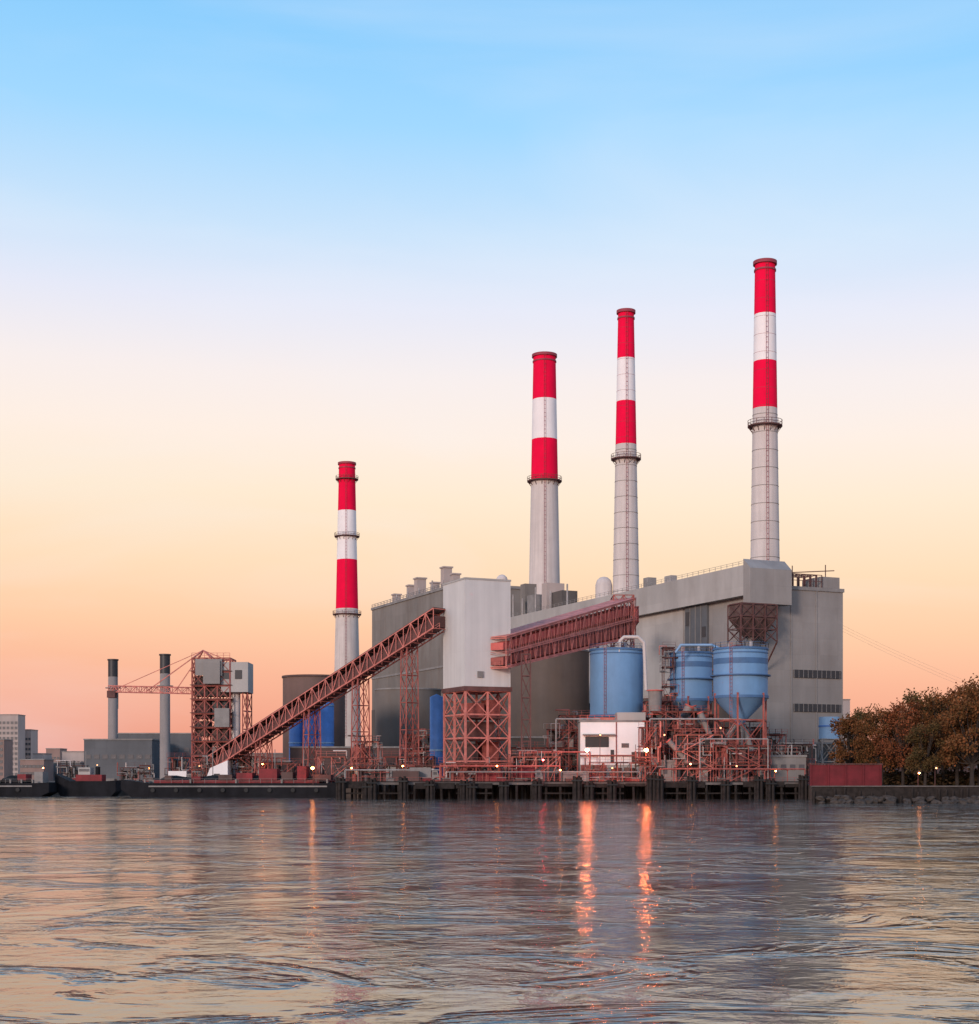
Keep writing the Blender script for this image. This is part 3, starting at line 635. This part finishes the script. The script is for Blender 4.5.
f.beam(pk,(-50*s,4.5,Z(691,D)-G),.25).beam(pk,(-85*s,4.5,Z(690,D)-G),.16).beam(pk,(45*s,4.5,Z(664,D)-G),.22).beam(pk,(-20*s,4.5,Z(690,D)-G),.2)
part(t,'stay',f,'steel_pink')
part(t,'grab_trolley',MB().box(-88*s,-80*s,3,6,Z(697,D)-G,Z(690,D)-G),'steel_brown'); part(t,'hoist_rope',MB().beam((-78*s,4.5,Z(692,D)-G),(-78*s,4.5,Z(708,D)-G),.12),'dark')
part(t,'railing',MB().rail([(0,-.3,H+.1),(w,-.3,H+.1)],1.2,.12,1.5),'steel_pink')
for a_ in ((236,262,757,398,4,2,2,'steel_mid'),(168,190,758,430,5,2,1,'steel_mid'),(262,300,764,392,4,3,1,'steel_mid'),(120,150,768,420,4,3,1,'steel_brown'),(196,212,762,398,3,2,1,'brown'),(60,84,766,430,4,2,1,'brown')): steelframe(*a_)

for i,(p0,p1,top,D,m_,wn,lab) in enumerate(((-14,18,715,900,'beige',(8,11,1.6,1.6,3,3),'tall beige apartment block with rows of windows'),(19,31,730,920,'beige',(4,8,1.3,1.5,3,3),'mid rise pale apartment block'),
   (-30,4,740,760,'brickcity',(6,6,1.5,1.5,3,3),'pale brick apartment block by the river'),(33,44,754,790,'beige',(3,3,1.5,1.3,3,3.2),'low pale building by the river'),(46,60,749,860,'brickcity',(4,4,1.3,1.3,3,3),'low brick building by the river'),
   (62,84,752,800,'beige',(6,3,1.3,1.3,3,3),'low beige building by the river'),(20,44,760,640,'brickcity',(6,2,1.5,1.2,3,3),'low brick boathouse by the river'),(46,80,763,660,'greydark',(6,1,1.5,1.2,3,3),'low slate boathouse by the river'),(176,232,748,640,'brickcity',(10,3,1.4,1.3,4,3),'low brick block behind the crane'),(225,290,754,600,'brickcity',(8,2,1.6,1.4,3,3),'low brown block behind the crane'),
   (842,850,700,740,'beige',(2,8,1.2,1.4,3,3.3),'narrow pink beige tower block'),(848,862,722,800,'brickcity',(3,6,1.2,1.4,3,3.3),'brick block behind the trees'),(862,1010,754,660,'brown',(16,2,1.4,1.4,3,3.2),'long low dark brick block'))):
    building('apartment_building',lab,'building',p0,p1,top,D,14,m_,wn,0,'grey','distant city buildings')

# ---------------- barges ----------------
def hull(Lh,B,H,bow=6,stern=3,sheer=1.15):
    m=MB()
    st=[(-Lh/2,H*.55,H*sheer,.6),(-Lh/2+bow*.5,-.6,H*(1+(sheer-1)*.5),.9),(-Lh/2+bow,-1,H,1),(Lh/2-stern,-1,H,1),(Lh/2,H*.3,H*1.05,.92)]
    vs=[];fs=[]
    for x,z0,z1,k in st: vs+=[(x,-B/2*k,z0),(x,B/2*k,z0),(x,B/2*k,z1),(x,-B/2*k,z1)]
    for i in range(len(st)-1):
        o=i*4
        for j in range(4): fs.append((o+j,o+4+j,o+4+(j+1)%4,o+(j+1)%4))
    fs+=[(0,1,2,3),(16,19,18,17)]
    return m.add(vs,fs)
def barge(px0,px1,D,H,label,red,coal=True):
    x0,x1=X(px0,D),X(px1,D); Lh=x1-x0
    t=thing('barge',label,'barge',((x0+x1)/2,D,0),group='moored barges')
    part(t,'hull',hull(Lh,10,H,7,4,1.25),'hull')
    part(t,'rubbing_strake',MB().box(-Lh/2+7,Lh/2-4,-5.15,-5.01,H*.72,H*.82),'grey')
    part(t,'coaming',MB().box(-Lh/2+8,Lh/2-6,-4,4,H+.02,H+.7),'hullred' if red else 'hull')
    if coal:
        m=MB(); nx=30; vs=[];fs=[]
        for i in range(nx+1):
            for j in range(9):
                x=-Lh/2+9+(Lh-16)*i/nx; y=-3.8+7.6*j/8
                z=H+.6+1.6*(1-(y/4)**2)*(.5+noise.noise((x*.25,y*.3,D)))
                vs.append((x,y,max(z,H+.6)))
        for i in range(nx):
            for j in range(8): fs.append((i*9+j,i*9+9+j,i*9+10+j,i*9+j+1))
        m.add(vs,fs,True); part(t,'cargo',m,'coal')
    for k in range(5):
        x=-Lh/2+6+(Lh-10)*k/4; part(t,'bollard',MB().cyl(x,-4.5,H,H+.7,.22,n=10).cyl(x,-4.5,H+.7,H+.85,.32,n=10),'grey')
    for k in range(int(Lh/6)): 
        x=-Lh/2+8+k*5.5
        if x<Lh/2-4: part(t,'tyre_fender',MB().tube((x,-5.45,H*.5),(x,-5.22,H*.5),.5,.5,14),'rubber')
    part(t,'railing',MB().rail([(-Lh/2+7,-4.7,H),(Lh/2-4,-4.7,H)],1,.06,2.5),'grey')
    return t,Lh
b1,L1=barge(124,346,369,Z(783,369),'long low black barge with red deck houses loaded with coal',True)
zz=Z(783,369)
for x0_,x1_,hh,m_ in ((-.06,.0,2.0,'brown'),(.02,.09,2.4,'hullred'),(.12,.2,3.4,'hullred'),(.22,.27,2.6,'brown'),(.29,.33,4.0,'hullred'),(.36,.44,2.0,'steel_brown'),(-.3,-.27,1.8,'brown'),(-.18,-.14,1.6,'hullred')): part(b1,'deckhouse',MB().box(L1*x0_,L1*x1_,-4.4,2,zz+.71,zz+hh),m_)
for x_ in (.31,-.1,.18): part(b1,'mast',MB().tube((L1*x_,0,zz+.7),(L1*x_,0,zz+8),.1),'grey')
b2_,L2_=barge(-30,54,385,Z(783,385),'low black barge moored at the far bank',False)
part(b2_,'deckhouse',MB().box(L2_*.3,L2_*.4,-2.5,2.5,Z(783,385),Z(783,385)+2.8),'grey'); part(b2_,'deckhouse',MB().box(L2_*.1,L2_*.2,-2.5,2.5,Z(783,385)+.71,Z(783,385)+2.2),'hullred')
t=thing('tugboat','dark tugboat with grey wheelhouse moored between barges','tugboat',(X(90,392),390,0)); Lt=X(121,392)-X(60,392)
hz=Z(781,392); part(t,'hull',hull(Lt,7,hz,4,2,1.5),'hull')
part(t,'deckhouse',MB().box(-2.5,4,-2.2,2.2,hz,hz+1.6),'hullred'); wh=part(t,'wheelhouse',MB().box(-2,1,-1.8,1.8,hz+1.61,hz+3.4),'wall_light'); part(wh,'window',MB().box(-1.8,.8,-1.87,-1.81,hz+2.4,hz+3.1),'glass')
part(t,'funnel',MB().cyl(2.5,0,hz+1.6,hz+3.6,.6,n=16),'hull'); part(t,'mast',MB().tube((-.5,0,hz+3.4),(-.5,0,hz+7.5),.1),'grey')
for px,D in ((28,440),(50,445),(72,450)):
    t=thing('motorboat','small white motorboat moored at the bank','boat',(X(px,D),D,0),group='small white moored boats')
    part(t,'hull',hull(5,2.2,1.2,1.6,.6),'white'); part(t,'cabin',MB().box(-.8,1.4,-.8,.8,1.25,2.3),'white'); part(t,'windscreen',MB().box(-.9,-.81,-.7,.7,1.5,2.2),'glass')
R=random.Random(21)
for i in range(54):
    if i<38: px=R.uniform(60,345); D=R.uniform(408,425); zg=G; s_=R.uniform(.6,1.7); lab=R.choice(['rusty red steel box on the coal quay','grey machinery box on the coal quay']); gr='boxes and machinery on the coal quay'
    else: px=R.uniform(350,800); D=R.uniform(337.5,339.5); zg=3.6; s_=R.uniform(.5,1.0); lab='small machinery crate on the pier deck'; gr='small crates on the pier'
    t=thing('equipment_crate',lab,'crate',(X(px,D),D,zg),R.uniform(-.3,.3),gr)
    mt_=R.choice(['hullred','grey','brown','brown','steel_brown','steel_mid'])
    part(t,'body',MB().box(0,s_*2,0,s_,0,s_),mt_); part(t,'lid',MB().box(-.08,s_*2+.08,-.08,s_+.08,s_,s_+.12),'grey')

def truck(px,D,mat,label,rz=0,z=3.6):
    t=thing('parked_truck',label,'truck',(X(px,D),D,z),rz,'parked trucks on the quay')
    part(t,'cargo_box',MB().box(-3.4,1.4,-1.2,1.2,1.1,3.3),mat); c=part(t,'cab',MB().add([(1.6,-1.15,.7),(3.4,-1.15,.7),(3.4,1.15,.7),(1.6,1.15,.7),(1.6,-1.1,2.6),(2.8,-1.1,2.6),(2.8,1.1,2.6),(1.6,1.1,2.6)],[(0,3,2,1),(4,5,6,7),(0,1,5,4),(1,2,6,5),(2,3,7,6),(3,0,4,7)]),'grey')
    part(t,'chassis',MB().box(-3.3,3.2,-.9,.9,.6,.95),'dark'); part(c,'window',MB().box(1.9,2.7,-1.18,-1.16,1.7,2.3),'glass')
    for x in (-2.6,-1.5,2.4):
        for sy in (-1.15,1.0): part(t,'wheel',MB().tube((x,sy,.5),(x,sy+.2,.5),.5,.5,16),'rubber')
truck(425,346,'grey','grey box truck parked on the pier'); truck(528,344,'hullred','dark red box truck parked on the pier'); truck(182,407,'white','white box truck parked on the coal quay',0,G)
for px,mt_,lab in ((392,'brown','brown steel container on the pier'),(476,'hullred','dark red steel container on the pier'),(562,'grey','grey steel container on the pier')):
    t=thing('cargo_container',lab,'container',(X(px,342),342,3.6),group='steel containers on the pier')
    part(t,'body',MB().box(0,6,0,2.4,0.05,2.5),mt_)
    rb=MB()
    for k in range(12): rb.box(.2+k*.48,.42+k*.48,-.06,.01,.25,2.35)
    part(t,'corrugation',rb,mt_); part(t,'corner_post',MB().box(-.05,.12,-.1,-.0,0,2.55),'dark'); part(t,'corner_post',MB().box(5.9,6.05,-.1,-.0,0,2.55),'dark')

pb=W(31.8,10); t=thing('power_line','thin overhead cables running from the hall','cable',(pb[0],pb[1],50))
q=Vector((X(1250,420)-pb[0],-10,-48))
for k in range(3):
    m=MB(); prev=Vector((0,k*3,k*1.5))
    for i in range(1,25):
        f_=i/24; c=Vector((0,k*3,k*1.5)).lerp(q+Vector((0,k*3,k*1.5+6)),f_); c.z-=9*4*f_*(1-f_)*.5
        m.beam(prev,c,.035); prev=c
    part(t,'cable',m,'grey')

# ---------------- trees ----------------
def tree_meshes(seed,h,w,nm):
    R=random.Random(seed); tr=MB()
    th=h*.28
    tr.tube((0,0,-.2),(R.uniform(-.2,.2),0,th),.42,.3,9,False)
    top=Vector((0,0,th)); cl=[]
    for i in range(33):
        an=R.uniform(0,6.283); zz=R.uniform(.27,1.0); rad=w/2*math.sqrt(max(0.04,1-((zz-.58)/.46)**2))*R.uniform(.35,1)
        c=Vector((rad*math.cos(an),rad*math.sin(an),zz*h*.95)); cl.append((c,R.uniform(1.0,2.2)*h/18))
    for i,(c,r) in enumerate(cl):
        midp=top.lerp(c,.5)+Vector((0,0,-.4)); tr.tube((0,0,th*R.uniform(.75,1.0)),midp,.17,.1,6,False); tr.tube(midp,c,.1,.03,5,False)
    lv=MB()
    for c,r in cl:
        for k in range(int(125*r)):
            d=Vector((R.gauss(0,1),R.gauss(0,1),R.gauss(0,.7))).normalized()*r*R.uniform(.35,1.15)
            p=c+d; s=R.uniform(.13,.28)
            a=Vector((R.gauss(0,1),R.gauss(0,1),R.gauss(0,1))).normalized(); bb=a.orthogonal().normalized()*s; aa=a.cross(bb).normalized()*s*.8
            lv.add([p-aa,p-bb,p+aa,p+bb],[(0,1,2,3)])
    return tr.mesh(nm+'_trunk'),lv.mesh(nm+'_crown')
var=[]
for i,(h_,w_,lf) in enumerate(((18,13,'leaf1'),(16,10,'leaf2'),(20,14,'leaf3'),(14,10,'leaf1'))):
    a_,c_=tree_meshes(31+i,h_,w_,'tree'); a_.materials.append(M['bark']); c_.materials.append(M[lf]); var.append((a_,c_,h_))
labs=('broad tree with brown autumn leaves behind the sea wall','olive brown tree behind the sea wall','large rust coloured autumn tree by the water','rounded brown tree near the boundary wall')
TR=[(849,350,716,3),(864,352,708,1),(882,335,706,0),(903,330,696,2),(924,342,690,1),(943,330,690,0),(962,345,680,2),(980,322,676,0),(1002,335,672,2),(1030,322,672,1),(893,370,712,1),(913,375,702,0),(935,372,700,3),(972,312,698,3),(1060,330,676,2),(870,375,720,0),(955,375,694,1),(905,360,720,3),(945,365,712,1),(985,370,696,2),(925,318,720,1),(957,322,714,3)]
for px,D,top,v in TR:
    a_,c_,h_=var[v]; s=(Z(top,D)-G)/h_/1.02
    e=thing('tree',labs[v],'tree',(X(px,D),D,G),random.uniform(0,6.28),'autumn trees along the riverbank'); e.scale=(s*.96,s*.96,s)
    for nm,me in (('trunk',a_),('crown',c_)):
        o=bpy.data.objects.new(nm,me); o.parent=e; COL.objects.link(o)
bm_=MB(); R=random.Random(5)
for k in range(800):
    c=Vector((R.gauss(0,1.1),R.gauss(0,.8),abs(R.gauss(0,.7)))); s=.18
    a=Vector((R.gauss(0,1),R.gauss(0,1),R.gauss(0,1))).normalized(); bb=a.orthogonal()*s; aa=a.cross(bb).normalized()*s
    bm_.add([c-aa,c-bb,c+aa,c+bb],[(0,1,2,3)])
bme=bm_.mesh('bush'); bme.materials.append(pmat('shrub_leaves',(.06,.042,.026),.9,0,.4,.18,island=True,spec=.05))
for i in range(34):
    D=R.uniform(325,400); px=R.uniform(888,1010)
    o=bpy.data.objects.new('bush',bme); o.location=(X(px,D),D,G); s=R.uniform(.9,1.7); o.scale=(s*1.6,s,s); o.rotation_euler=(0,0,R.uniform(0,6)); COL.objects.link(o)
    o['label']='low dark shrub above the sea wall'; o['category']='bush'; o['group']='shrubs above the sea wall'

# ---------------- world ----------------
w=bpy.data.worlds.new('World'); scn.world=w; w.use_nodes=True; nt=w.node_tree; N=nt.nodes; L=nt.links
bg=N['Background']; tc=N.new('ShaderNodeTexCoord')
nm=N.new('ShaderNodeVectorMath'); nm.operation='NORMALIZE'; L.new(tc.outputs['Generated'],nm.inputs[0])
sp=N.new('ShaderNodeSeparateXYZ'); L.new(nm.outputs[0],sp.inputs[0])
cr=N.new('ShaderNodeValToRGB')
def lin(c): 
    c=c/255; return c/12.92 if c<=.04045 else ((c+.055)/1.055)**2.4
def elev(y): 
    t=(HZ-y)/F; return t/math.sqrt(1+t*t)
stops=[(776,(230,146,130)),(720,(243,164,138)),(680,(250,180,148)),(630,(255,202,162)),(570,(255,220,182)),(500,(255,233,206)),(440,(255,238,225)),(380,(249,238,235)),(310,(231,233,247)),(240,(204,228,251)),(130,(161,216,255)),(0,(134,203,253))]
els=cr.color_ramp.elements
while len(els)>1: els.remove(els[-1])
els[0].position=0; els[0].color=(*[lin(c) for c in stops[0][1]],1)
for y,c in stops[1:]:
    e=els.new(elev(y)); e.color=(*[lin(k) for k in c],1)
e=els.new(.75); e.color=(.22,.42,.75,1)
e=els.new(1); e.color=(.18,.34,.66,1)
mp=N.new('ShaderNodeMapping'); mp.inputs['Scale'].default_value=(1.2,1.2,5); mp.inputs['Rotation'].default_value=(0,.35,0); L.new(nm.outputs[0],mp.inputs[0])
nn=N.new('ShaderNodeTexNoise'); nn.inputs['Scale'].default_value=2.2; nn.inputs['Detail'].default_value=7; nn.inputs['Distortion'].default_value=.5; L.new(mp.outputs[0],nn.inputs['Vector'])
mr=N.new('ShaderNodeMapRange'); mr.inputs[1].default_value=.5; mr.inputs[2].default_value=.8; mr.inputs[3].default_value=0; mr.inputs[4].default_value=.3; L.new(nn.outputs['Fac'],mr.inputs[0])
ad=N.new('ShaderNodeMath'); ad.operation='MULTIPLY_ADD'; L.new(sp.outputs[0],ad.inputs[0]); ad.inputs[1].default_value=.02; L.new(sp.outputs[2],ad.inputs[2])
L.new(ad.outputs[0],cr.inputs[0])
mx=N.new('ShaderNodeMix'); mx.data_type='RGBA'; L.new(mr.outputs[0],mx.inputs[0]); L.new(cr.outputs[0],mx.inputs[6]); mx.inputs[7].default_value=(.88,.90,.96,1)
L.new(mx.outputs[2],bg.inputs['Color']); bg.inputs['Strength'].default_value=.98
sky=N.new('ShaderNodeTexSky'); sky.sky_type='NISHITA'; sky.sun_disc=False; sky.sun_elevation=math.radians(14); sky.sun_rotation=math.radians(208)
bg2=N.new('ShaderNodeBackground'); L.new(sky.outputs[0],bg2.inputs['Color']); bg2.inputs['Strength'].default_value=.008
sh=N.new('ShaderNodeAddShader'); L.new(bg.outputs[0],sh.inputs[0]); L.new(bg2.outputs[0],sh.inputs[1]); L.new(sh.outputs[0],N['World Output'].inputs['Surface'])

sd=bpy.data.lights.new('sun','SUN'); sd.energy=2.0; sd.angle=math.radians(10); sd.color=(1,.80,.70)
so=bpy.data.objects.new('sun',sd); COL.objects.link(so)
az=math.radians(208); el=math.radians(14)
dirv=Vector((math.sin(az)*math.cos(el),math.cos(az)*math.cos(el),math.sin(el)))
so.rotation_euler=dirv.to_track_quat('Z','Y').to_euler()

cd=bpy.data.cameras.new('camera'); cam=bpy.data.objects.new('camera',cd); COL.objects.link(cam); scn.camera=cam
cam.location=(0,0,CH); cam.rotation_euler=(math.radians(90),0,0)
cd.sensor_fit='HORIZONTAL'; cd.sensor_width=36; cd.lens=F/979*36; cd.shift_y=(HZ-512)/979; cd.clip_end=20000; cd.clip_start=.5
